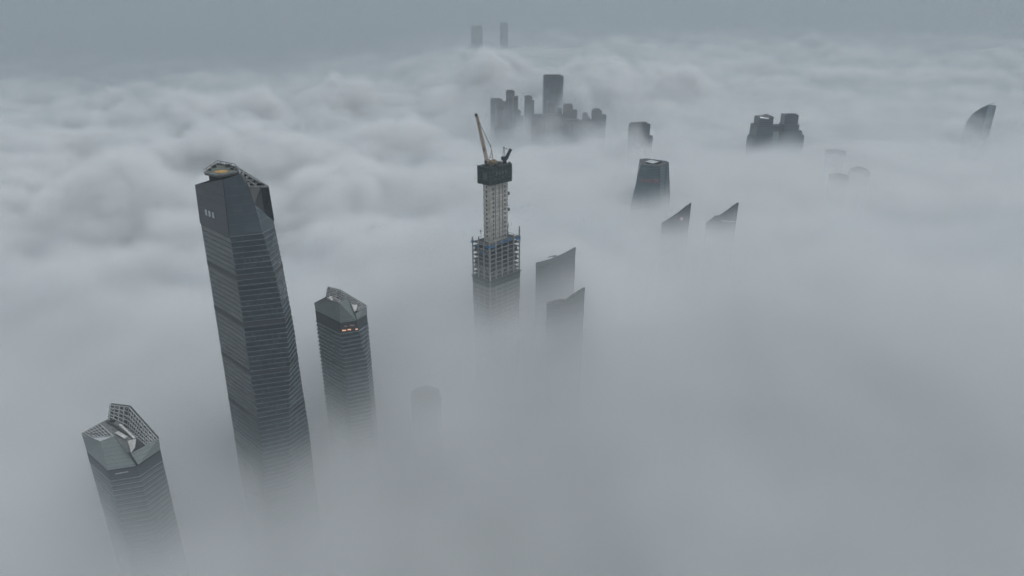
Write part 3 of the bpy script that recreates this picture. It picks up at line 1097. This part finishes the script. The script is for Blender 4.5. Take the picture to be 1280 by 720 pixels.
# ------------------------------------------------------------------ simple far towers built from stepped blocks
def block(mb, px0, px1, py, Y, d, ang=0.0, zb=0.0):
    """box whose front top edge runs from px0 to px1 at photo row py"""
    a, b = at(px0, py, Y), at(px1, py, Y)
    c = (a + b) / 2
    w = (b - a).length
    off = Vector((-math.sin(ang), math.cos(ang), 0)) * d / 2
    mb.box((c.x + off.x, c.y + off.y, (c.z + zb) / 2), (w, d, c.z - zb), ang)
    return c, w


tw = thing('office_complex', 'dark twin peaked tower block with white sign on its left peak', 'office complex', tuple(Vector((at(975, 150, 1610).x, 1620, 0))))
for parts, nm in ((((950.0, 967.6, 146.5, 1600, 32), (946.5, 968.5, 157, 1596, 40), (944.6, 966, 171.5, 1592, 46), (941.0, 950, 172.5, 1598, 34)), 'left'),
                  (((981.8, 998.6, 144, 1606, 30), (980.5, 999.3, 156, 1602, 38), (977, 1002.8, 163.8, 1598, 44), (975, 1005.2, 169, 1596, 46)), 'right')):
    mb = MB()
    for q in parts:
        block(mb, *q, R(4 if nm == 'left' else -3))
    mb.build('tower_block', M['far_glass'], tw)
mb = MB()
block(mb, 966.5, 982.5, 156.8, 1612, 24)
mb.build('link_block', M['far_glass'], tw)
mb = MB()
block(mb, 966.8, 974.6, 164.5, 1590, 14)
mb.build('pale_bay', M['pale_glass'], tw)
mb = MB()
a_, b_, cA = at(950.2, 145.8, 1606), at(967.6, 145.8, 1612), at(957.5, 142.2, 1622)
mb.face(a_, b_, cA)
mb.face(a_, cA, cA + Vector((-6, 12, -6)))
mb.face(b_, cA + Vector((-6, 12, -6)), cA)
mb.build('roof_peak', M['steel_dark'], tw)
mb = MB()
block(mb, 985.5, 996, 142.4, 1612, 12, 0, 240)
mb.build('roof_plant', M['steel_dark'], tw)
mb = MB()
for i in range(5):
    x = 950.3 + i * 2.3
    y = 146.6 + i * .32
    w_ = 1.7 if i < 2 else 1.3
    mb.bar(at(x, y, 1597.5), at(x + w_, y + .25, 1597.5), .6, 2.6 - i * .35)
    mb.bar(at(x + w_ * .5, y - .8, 1597.4), at(x + w_ * .5, y + 1.2, 1597.4), .6, .8)
mb.build('sign_lettering', M['sign_white'], tw)

# sail shaped tower at the right edge
ln = thing('office_tower', 'leaf shaped glass tower with pale vertical stripe at far right', 'office tower', tuple(Vector((at(1236, 150, 1710).x, 1715, 0))))
tl = [at(1207, 155.0, 1716), at(1211, 148.5, 1712), at(1217, 141.5, 1705), at(1226, 135.4, 1700), at(1235.6, 131.0, 1696)]
tr = [at(1245.6, 132.6, 1709), at(1245.4, 143, 1726)]
mb = MB()
ringt = tl + [at(1242.2, 131.3, 1699), tr[0], Vector((tr[0].x + 5, 1730, tr[0].z - 8)), at(1225, 139.5, 1735)]
for i in range(len(tl) - 1):
    a, b = tl[i], tl[i + 1]
    mb.face(Vector((a.x, a.y, 0)), Vector((b.x, b.y, 0)), b, a)
mb.face(*[Vector((p.x, p.y, p.z)) for p in ringt])
a, b = ringt[-1], ringt[0]
mb.face(Vector((a.x, a.y, 0)), Vector((b.x, b.y, 0)), b, a)
a, b = ringt[-2], ringt[-1]
mb.face(Vector((a.x, a.y, 0)), Vector((b.x, b.y, 0)), b, a)
a, b = ringt[-3], ringt[-2]
mb.face(Vector((a.x, a.y, 0)), Vector((b.x, b.y, 0)), b, a)
mb.build('shaft', M['far_glass'], ln)
mb = MB()
a, b = tl[-1], ringt[len(tl)]
mb.face(Vector((a.x, a.y, 0)), Vector((b.x, b.y, 0)), b, a)
mb.build('pale_bay', M['pale_glass'], ln)
mb = MB()
a, b = ringt[len(tl)], tr[0]
mb.face(Vector((a.x, a.y, 0)), Vector((b.x, b.y, 0)), b, a)
mb.build('side_wall', M['far_glass'], ln)
mb = MB()
mb.bar(tl[-1], at(1242.8, 128.4, 1700), .8)
for p, q in zip(tl, tl[1:]):
    mb.bar(p, q, .9)
mb.build('roof_edge', M['steel_dark'], ln)


# ------------------------------------------------------------------ apartment towers standing in the fog hollow
def flats(label, px0, px1, py, Y, d, mat, bays=2, adj=None, ang=0.0, bay_mat='bay_white', group='apartment towers in the fog hollow', cat='apartment tower', peak=0.0, name='apartment_tower'):
    a, b = at(px0, py, Y), at(px1, py, Y)
    c = (a + b) / 2
    w = (b - a).length
    t = thing(name, label, cat, (c.x, Y + d / 2, 0), group)
    mb = MB()
    ctr, w = block(mb, px0, px1, py + 1.4, Y, d, ang)
    mb.build('body', M[mat], t)
    ca, sa = math.cos(ang), math.sin(ang)

    def loc(fx, fy, z):
        x, y = fx * w, fy
        return Vector((ctr.x + x * ca - y * sa, Y + x * sa + y * ca, z))
    mb = MB()
    top = ctr.z
    mb.box(loc(0, d / 2, top + .7), (w + 1.0, d + 1.0, 1.4), ang)
    rf = mb.build('roof', M['steel_dark'], t)
    mb = MB()
    mb.box(loc(-.05, d * .5, top + 1.4 + 1.8), (w * .8, d * .6, 3.6), ang)
    if peak:
        mb.rings([[loc(-.38, 1, top + 5), loc(.32, 1, top + 5), loc(.32, d - 1, top + 5), loc(-.38, d - 1, top + 5)],
                  [loc(-.15, d * .4, top + 5 + peak), loc(.1, d * .4, top + 5 + peak), loc(.1, d * .6, top + 5 + peak), loc(-.15, d * .6, top + 5 + peak)]])
    mb.build('stair_tower', M[mat], rf)
    for i in range(bays):
        fx = -.5 + (i + .5) / bays
        mb = MB()
        mb.box(loc(fx + random.uniform(-.2, .2) / bays, -.5, top / 2 - 4), (max(1.2, w / bays * random.uniform(.15, .3)), 1.0, top - random.uniform(6, 18)), ang)
        mb.build('bay', M[bay_mat], t)
    if adj:
        for ax0, ax1, ay, dd in adj:
            mb = MB()
            block(mb, ax0, ax1, ay, Y + dd, d * .8, ang)
            mb.build('wing', M[mat], t)
    return t


flats('broad pale apartment block at the left end of the fog hollow', 613, 628, 124.5, 2080, 30, 'flat_grey', 3, [(627, 632.6, 127.4, 4)])
flats('tall slim apartment tower with low right wing, second from left in the hollow', 632.5, 643.3, 114, 2050, 28, 'flat_grey', 2, [(642.5, 647.6, 120.8, 6)])
flats('small grey apartment tower with stepped right side left of the glass tower', 655.8, 665.2, 121, 2030, 26, 'flat_grey', 2, [(664.5, 667.8, 126, 5)])
flats('slim apartment tower with flat cap right in front of the tall glass tower', 685, 693.2, 128, 1960, 24, 'flat_brown', 1)
flats('reddish brown apartment tower with stepped right side right of the tall glass tower', 704.8, 716, 131.5, 1960, 28, 'flat_brown', 2, [(715, 721.4, 138.3, 5)], bay_mat='bay_brown')
flats('dark apartment tower with gabled top at the right end of the hollow', 740.7, 752.6, 138.5, 1900, 26, 'flat_grey', 2, [(751.5, 758, 144, 5)], peak=3, bay_mat='bay_brown')
flats('striped apartment slab with white vertical bays at the middle of the hollow', 682, 704, 144, 1900, 26, 'flat_grey', 6)
flats('wide grey apartment slab with flat roof between the striped slab and gabled tower', 705, 727, 151, 1880, 26, 'flat_grey', 5)
flats('low faint apartment slab with narrow bays left of the gabled tower', 728, 740.5, 150.5, 1890, 24, 'flat_grey', 3)
flats('low wide apartment slab half sunk in fog at the left of the hollow', 617, 652, 160, 1960, 30, 'flat_grey', 6)
flats('faint brown apartment slab below the small grey stepped tower', 664.5, 681.5, 144.5, 1930, 26, 'flat_brown', 4)
flats('slender apartment tower with a dark cap between the striped slab and reddish tower', 697.5, 702.6, 136.5, 1935, 22, 'flat_grey', 1, [(694, 698, 141, 3)])
flats('narrow faint apartment tower behind the wide grey slab at the right of the hollow', 729, 735, 142.5, 1985, 22, 'flat_grey', 1, [(734, 738, 147, 3)])
flats('slim brownish apartment tower rising behind the low left slab of the hollow', 622.5, 628.5, 134.5, 1990, 22, 'flat_brown', 1, None, bay_mat='bay_brown')
flats('short faint apartment tower behind the low left slab, beside the slim brownish one', 645, 651, 139, 1985, 22, 'flat_grey', 1, [(650, 655, 146, 3)])
gl = flats('tall glass tower with its right side veiled by cloud behind the apartment towers', 679.9, 704.5, 94.8, 2110, 40, 'far_glass', 1, None, R(2), 'steel_dark', None, 'office tower', name='office_tower')
flats('grey tower top with flat roof behind a cloud wisp, right of the apartment cluster', 790.5, 814.0, 155.0, 1600, 24, 'far_glass', 2, [(811, 816.5, 170, 0)], R(16), 'steel_dark', None, 'office tower', name='office_tower')
flats('faint distant tower on the horizon, left one of the pair', 588.8, 602.6, 31.3, 5200, 70, 'far_glass', 2, None, 0, 'steel_dark', 'distant towers on the horizon', 'distant tower', name='distant_tower')
flats('faint distant tower on the horizon, right one of the pair', 624.8, 634.8, 27.8, 5200, 60, 'far_glass', 2, None, 0, 'steel_dark', 'distant towers on the horizon', 'distant tower', name='distant_tower')


# ------------------------------------------------------------------ round topped towers nearly drowned in the fog
def round_tower(label, px, py, Y, r, caps, name='round_tower', ang=0, sq=1.0):
    c = at(px, py, Y)
    t = thing(name, label, 'office tower', (c.x, Y, 0))
    n = 20

    def ring(rr, z):
        return [Vector((c.x + rr * math.cos(2 * math.pi * i / n), Y + rr * sq * math.sin(2 * math.pi * i / n), z)) for i in range(n)]
    MB().rings([ring(r, 0), ring(r, c.z - caps[0][1])]).build('shaft', M['far_glass'], t)
    mb = MB()
    mb.rings([ring(r * f, c.z - dz_) for f, dz_ in caps])
    mb.build('roof', M['steel_dark'], t)
    mb = MB()
    for zz_ in (c.z - caps[0][1] - 6, c.z - caps[0][1] - 14):
        mb.rings([ring(r * 1.04, zz_), ring(r * 1.04, zz_ + 2.2)])
    mb.build('roof_ledge', M['pale_glass'], t)
    return t


round_tower('faint flat topped tower just breaking the fog, upper one of the drowned trio', 1045, 188.2, 1450, 20, [(1.0, 3), (1.02, 1.2), (.8, 0)])
round_tower('faint tower with stepped hat roof and pale ledge, lower left of the drowned trio', 1049.5, 216.5, 1250, 17, [(1.1, 7), (.95, 4), (.35, 1.5), (.15, 0)])
round_tower('faint domed tower almost hidden in fog, lower right of the drowned trio', 1075, 208.5, 1300, 20, [(1.0, 12), (.85, 5), (.5, 1.5), (.2, 0)])
round_tower('ghostly round topped tower drowned in fog below the unfinished tower', 532, 488, 604, 15, [(1.0, 6), (.93, 2.5), (.7, .7), (.3, 0)])

# ------------------------------------------------------------------ fog
fm = bpy.data.materials.new('fog')
fm.use_nodes = True
nt_ = fm.node_tree
for n in list(nt_.nodes):
    if n.type != 'OUTPUT_MATERIAL':
        nt_.nodes.remove(n)
gg = G(nt_)
att = gg.n('ShaderNodeAttribute')
att.attribute_name = 'density'
dens = gg.m('MULTIPLY', att.outputs['Fac'], .01)   # the grid holds the density times 100
HAZE = 1.5e-4
vol = gg.n('ShaderNodeVolumePrincipled')
vol.inputs['Density Attribute'].default_value = ''
gg.put(vol.inputs['Density'], dens)
# thin haze is smoky and bluish, the thick fog is clean and white
gg.put(vol.inputs['Color'], gg.mix(gg.mapr(dens, .0012, .006, 0, 1), (.60, .655, .69), (.978, .985, .99)))
vol.inputs['Anisotropy'].default_value = 0.0
nt_.links.new(vol.outputs[0], [n for n in nt_.nodes if n.type == 'OUTPUT_MATERIAL'][0].inputs['Volume'])

# heights (m) of the fog's upper face over places in the city: x, y, height, reach
TOPS = [(-300, 420, 160, 90), (-207, 495, 134, 80), (-161, 570, 152, 80), (-82, 585, 188, 60), (-18, 700, 206, 80), (52, 750, 222, 70), (61, 690, 215, 60), (239, 1150, 202, 120),
        (290, 1000, 200, 90), (626, 1600, 192, 160), (1195, 1700, 209, 150), (692, 1450, 229, 110), (609, 1250, 216, 110), (93, 1900, 138, 150), (0, 1960, 135, 150), (300, 1600, 205, 110),
        (250, 480, 118, 160), (600, 800, 195, 220), (0, 400, 88, 140), (-474, 640, 145, 150), (-700, 900, 180, 220), (-650, 1500, 215, 260), (-280, 1250, 205, 220),
        (-850, 2400, 185, 350), (60, 1350, 200, 160), (1100, 2600, 225, 400), (150, 2600, 235, 250), (-60, 950, 190, 160), (1200, 1000, 205, 300), (-300, 800, 170, 130), (-600, 420, 130, 150), (0, -300, 110, 400), (0, 100, 105, 150)]


def top_height(g, pos2):
    num = den = None
    for x, y, h, s in TOPS:
        d2 = g.vm('DISTANCE', pos2, (x, y, 0), out=1)
        w = g.m('POWER', g.m('MULTIPLY_ADD', g.m('MULTIPLY', d2, d2), 1.0 / (s * s), .35), -2.0)
        num = g.m('MULTIPLY', w, h) if num is None else g.m('MULTIPLY_ADD', w, h, num)
        den = w if den is None else g.m('ADD', w, den)
    return g.m('DIVIDE', num, den)


# single big billows: x, y, radius, extra height
BILLOWS = [(*at(125, 240, 1150).xy, 120, 88), (*at(30, 175, 1700).xy, 220, 70), (*at(290, 135, 2100).xy, 280, 70), (*at(430, 110, 2500).xy, 250, 65), (*at(250, 190, 1500).xy, 150, 45),
           (*at(400, 210, 1300).xy, 120, 62), (*at(500, 150, 1750).xy, 140, 60), (*at(440, 250, 1050).xy, 100, 30), (*at(760, 80, 2600).xy, 230, 90), (*at(765, 110, 2350).xy, 140, 80), (*at(850, 110, 2500).xy, 170, 60),
           (*at(60, 330, 850).xy, 110, 48), (*at(540, 215, 1250).xy, 100, 25), (*at(722, 108, 2085).xy, 62, 165), (*at(650, 165, 1850).xy, 42, 62), (*at(695, 176, 1800).xy, 50, 50), (*at(735, 178, 1790).xy, 30, 30),
           (*at(615, 80, 2650).xy, 200, 90), (*at(792, 168, 1545).xy, 34, 50), (*at(1199, 152, 1690).xy, 64, 36), (*at(664, 150, 1975).xy, 26, 80), (*at(606, 160, 1880).xy, 40, 70)]


def relief(g, near):
    """height of the fog's upper face, how billowy it is, and how softly it ends: all by place only"""
    pos = g.n('GeometryNodeInputPosition').outputs[0]
    sp = g.n('ShaderNodeSeparateXYZ')
    g.put(sp.inputs[0], pos)
    x, y, z = sp.outputs
    pos = g.vm('MULTIPLY', pos, (1, 1, 0))
    warp = g.n('ShaderNodeTexNoise')
    g.put(warp.inputs['Vector'], g.vm('MULTIPLY', pos, (1 / 260, 1 / 260, 0)))
    warp.inputs['Scale'].default_value = 1
    warp.inputs['Detail'].default_value = 3
    flat = g.vm('ADD', pos, g.vm('MULTIPLY', g.vm('SUBTRACT', warp.outputs[1], (.5, .5, .5)), (120, 120, 0)))
    # calm in front and on the right, heaped on the left and far behind
    leftb = g.m('MULTIPLY', g.mapr(x, -420, 120, 1, 0), g.mapr(y, 520, 1050, 0, 1))
    farb = g.mapr(y, 1900, 2900, 0, 1)
    bil = g.m('MAXIMUM', leftb, farb)
    h = top_height(g, pos)
    if not near:
        h = g.m('MULTIPLY_ADD', g.m('SUBTRACT', g.mapr(x, -2000, 500, 125, 262), h), g.mapr(y, 2600, 4200, 0, 1), h)
    n1 = g.noise(flat, 1 / 520, 2, .5, (3.1, 7.7, 0))
    h = g.m('ADD', h, g.m('MULTIPLY', g.m('SUBTRACT', n1, .5), g.m('MULTIPLY_ADD', bil, 80, 34)))
    if not near:
        n0 = g.noise(flat, 1 / 1900, 2, .5, (1.3, 2.2, 0))
        h = g.m('ADD', h, g.m('MULTIPLY', g.m('SUBTRACT', n0, .42), g.mapr(y, 2900, 4200, 0, 170)))
    p1 = g.puff(flat, (1 / 260, 1 / 260, 1), (5, 2, 0), .8)
    h = g.m('ADD', h, g.m('MULTIPLY', g.m('SUBTRACT', p1, .55), g.m('MULTIPLY_ADD', bil, 90, 8)))
    if near:
        p2 = g.puff(flat, (1 / 95, 1 / 95, 1), (1, 9, 4), .8)
        h = g.m('ADD', h, g.m('MULTIPLY', g.m('SUBTRACT', p2, .55), g.m('MULTIPLY_ADD', bil, 20, 5)))
    pf = g.puff(flat, (1 / 125, 1 / 125, 1), (2, 3, 0), .6)
    h = g.m('ADD', h, g.m('MULTIPLY', g.m('SUBTRACT', pf, .5), g.m('MULTIPLY', bil, 42)))
    for bx, by, br, bh in BILLOWS:
        d2 = g.vm('DISTANCE', flat, (bx, by, 0), out=1)
        h = g.m('MULTIPLY_ADD', g.mapr(d2, br * .15, br * 1.15, 1, 0), bh, h)
    soft = g.m('MULTIPLY', g.m('MULTIPLY_ADD', bil, -52, 98), g.mapr(y, 620, 1000, 1.0, .55))
    cb = g.n('ShaderNodeCombineXYZ')
    for i, v in enumerate((h, bil, soft)):
        g.put(cb.inputs[i], v)
    return cb.outputs[0]


def field(g, lo, hi, res, near):
    gr = g.n('GeometryNodeMeshGrid')
    for k, v in (('Size X', hi[0] - lo[0]), ('Size Y', hi[1] - lo[1]), ('Vertices X', res[0]), ('Vertices Y', res[1])):
        gr.inputs[k].default_value = v
    tr = g.n('GeometryNodeTransform')
    g.put(tr.inputs['Geometry'], gr.outputs[0])
    tr.inputs['Translation'].default_value = ((lo[0] + hi[0]) / 2, (lo[1] + hi[1]) / 2, 0)
    pos = g.n('GeometryNodeInputPosition').outputs[0]
    sp = g.n('ShaderNodeSeparateXYZ')
    g.put(sp.inputs[0], pos)
    x, y, z = sp.outputs
    ix = g.m('ROUND', g.m('MULTIPLY', g.m('SUBTRACT', x, lo[0]), (res[0] - 1) / (hi[0] - lo[0])))
    iy = g.m('ROUND', g.m('MULTIPLY', g.m('SUBTRACT', y, lo[1]), (res[1] - 1) / (hi[1] - lo[1])))
    si = g.n('GeometryNodeSampleIndex')
    si.data_type = 'FLOAT_VECTOR'
    si.clamp = True
    g.put(si.inputs['Geometry'], tr.outputs[0])
    g.put(si.inputs['Value'], relief(g, near))
    g.put(si.inputs['Index'], g.m('MULTIPLY_ADD', ix, res[1], iy))
    s3 = g.n('ShaderNodeSeparateXYZ')
    g.put(s3.inputs[0], si.outputs[0])
    h, bil, soft = s3.outputs
    d = g.m('SUBTRACT', h, z)
    n3 = g.noise(pos, (1 / 75, 1 / 75, 1 / 55), 3, .55, (0, 4, 1))
    d = g.m('ADD', d, g.m('MULTIPLY', g.m('SUBTRACT', n3, .5), g.m('MULTIPLY_ADD', bil, 30, 50)))
    # cauliflower lumps on the heaped clouds, large ones carrying small ones
    big = 1.0 if near else 1.9
    wob = g.n('ShaderNodeTexNoise')
    g.put(wob.inputs['Vector'], g.vm('MULTIPLY', pos, (1 / 120 / big,) * 3))
    wob.inputs['Scale'].default_value = 1
    wob.inputs['Detail'].default_value = 2
    lp = g.vm('ADD', pos, g.vm('SCALE', g.vm('SUBTRACT', wob.outputs[1], (.5, .5, .5))))
    [n for n in g.nt.nodes if n.type == 'VECT_MATH' and n.operation == 'SCALE'][-1].inputs['Scale'].default_value = 75 * big
    for size, amp, o in ((195, 84, 3), (84, 33, 8), (46, 10, 5)):
        vor = g.n('ShaderNodeTexVoronoi')
        g.put(vor.inputs['Vector'], g.vm('MULTIPLY_ADD', lp, (1 / size / big, 1 / size / big, 1.25 / size / big), (o, o * 2, 1)))
        vor.inputs['Scale'].default_value = 1
        dd = vor.outputs['Distance']
        lump = g.m('SUBTRACT', .32, g.m('MULTIPLY', dd, dd))
        d = g.m('ADD', d, g.m('MULTIPLY', lump, g.m('MULTIPLY_ADD', bil, amp * big ** .3, 7)))
    k = g.mapr(g.m('DIVIDE', d, soft), -.45, 1.05, 0, 1)
    den = g.m('MULTIPLY', g.m('POWER', k, 1.6), g.m('MULTIPLY_ADD', bil, .022, .04))
    # thinner and deeper in front, where the ground's darkness comes through
    den = g.m('MULTIPLY', den, g.mapr(g.m('MULTIPLY_ADD', x, -.6, y), 250, 800, .34, 1))
    # a misty skirt just above the calm fog
    sk = g.mapr(d, -105, 10, 0, 1)
    den = g.m('ADD', den, g.m('MULTIPLY', g.m('MULTIPLY', sk, sk), g.mapr(y, 640, 1000, .0034, .0004)))
    # loose wisps hanging a little above the fog
    wis = g.noise(lp, (1 / 120, 1 / 120, 1 / 55), 4, .6, (8, 1, 2))
    wm = g.m('MULTIPLY', g.mapr(wis, .48, .70, 0, 1), g.mapr(d, -75, 0, 0, 1))
    wm = g.m('MULTIPLY', wm, g.m('MULTIPLY_ADD', g.mapr(y, 1300, 1850, 0, 1), .011, .0016))
    den = g.m('ADD', den, wm)
    # shreds of mist drifting between the towers of the far hollow
    hol = g.m('MULTIPLY', g.mapr(g.vm('DISTANCE', g.vm('MULTIPLY', pos, (1, 1, 0)), (80, 1930, 0), out=1), 330, 120, 0, 1), g.mapr(z, 330, 150, 0, 1))
    shred = g.noise(lp, (1 / 85, 1 / 85, 1 / 60), 4, .6, (2, 5, 9))
    den = g.m('MULTIPLY_ADD', g.m('MULTIPLY', hol, g.mapr(shred, .40, .66, .12, 1)), .0062, den)
    smoke = g.m('MULTIPLY_ADD', g.m('MULTIPLY', g.mapr(x, 200, -1600, 0, 1), g.mapr(y, 1700, 3600, 0, 1)), HAZE * 2.2, g.mapr(y, 1500, 5800, HAZE, HAZE * 3.6))
    return g.m('MULTIPLY', g.m('ADD', den, smoke), 100.0)


def fog(name, label, lo, hi, res, near):
    ng = bpy.data.node_groups.new(name, 'GeometryNodeTree')
    ng.interface.new_socket('Geometry', in_out='OUTPUT', socket_type='NodeSocketGeometry')
    g = G(ng)
    out = g.n('NodeGroupOutput')
    vc = g.n('GeometryNodeVolumeCube')
    sm = g.n('GeometryNodeSetMaterial')
    sm.inputs['Material'].default_value = fm
    vc.inputs['Min'].default_value = lo
    vc.inputs['Max'].default_value = hi
    for a, b in zip('XYZ', res):
        vc.inputs['Resolution ' + a].default_value = b
    ng.links.new(field(g, lo, hi, res, near), vc.inputs['Density'])
    ng.links.new(vc.outputs[0], sm.inputs[0])
    ng.links.new(sm.outputs[0], out.inputs[0])
    v = bpy.data.volumes.new(name)
    v.materials.append(fm)
    o = bpy.data.objects.new(name, v)
    col.objects.link(o)
    md = o.modifiers.new('density', 'NODES')
    md.node_group = ng
    return tag(o, label, 'fog', kind='stuff')


fog('fog', 'soft grey fog filling the city around the towers', (-2300, -900, 0), (2300, 2700, 480), (368, 289, 39), True)
fog('clouds', 'billowing low clouds behind the towers', (-6500, 2700, 0), (6500, 7200, 640), (465, 161, 27), False)
fog('haze', 'dull blue haze above the farthest clouds on the horizon', (-14000, 7200, 0), (14000, 17000, 900), (281, 99, 19), False)

# ------------------------------------------------------------------ daylight
w = bpy.data.worlds.new('World')
sc.world = w
w.use_nodes = True
g = G(w.node_tree)
bg = w.node_tree.nodes['Background']
sky = g.n('ShaderNodeTexSky')
sky.sky_type = 'NISHITA'
sky.sun_disc = False
SUN_EL, SUN_AZ = R(58), R(80)
sky.sun_elevation = SUN_EL
sky.sun_rotation = SUN_AZ
sky.air_density = 1.0
sky.dust_density = 2.0
hs = g.n('ShaderNodeHueSaturation')
hs.inputs['Saturation'].default_value = .5
g.put(hs.inputs['Color'], sky.outputs[0])
# overcast: a cloud layer veils most of the clear sky, brightest overhead and dull at the horizon
tc = g.n('ShaderNodeTexCoord')
sp = g.n('ShaderNodeSeparateXYZ')
g.put(sp.inputs[0], tc.outputs['Generated'])
lift = g.mapr(sp.outputs[2], 0, 1, 1.0, 2.5, False)
layer = g.vm('SCALE', (2.62, 2.90, 3.13))
g.put(g.nt.nodes[-1].inputs['Scale'], lift)
g.put(bg.inputs[0], g.mix(.86, hs.outputs[0], layer))
bg.inputs[1].default_value = .1
sd = bpy.data.lights.new('sun', 'SUN')
so = bpy.data.objects.new('sun', sd)
col.objects.link(so)
sd.energy = 1.0
sd.angle = R(35)
sd.color = (1, .985, .95)
dirv = Vector((math.sin(SUN_AZ) * math.cos(SUN_EL), math.cos(SUN_AZ) * math.cos(SUN_EL), math.sin(SUN_EL)))
so.rotation_euler = dirv.to_track_quat('Z', 'Y').to_euler()
so.location = (0, 0, 1500)

# ------------------------------------------------------------------ render settings
sc.render.engine = 'CYCLES'
c = sc.cycles
c.volume_bounces = 6
c.max_bounces = 12
c.diffuse_bounces = 3
c.glossy_bounces = 3
c.volume_step_rate = 3.0
c.volume_max_steps = 1024
c.use_denoising = True
sc.view_settings.view_transform = 'Standard'
sc.view_settings.look = 'None'
sc.view_settings.exposure = 0
sc.view_settings.gamma = 1
c.use_adaptive_sampling = True
c.adaptive_threshold = .03
c.adaptive_min_samples = 12
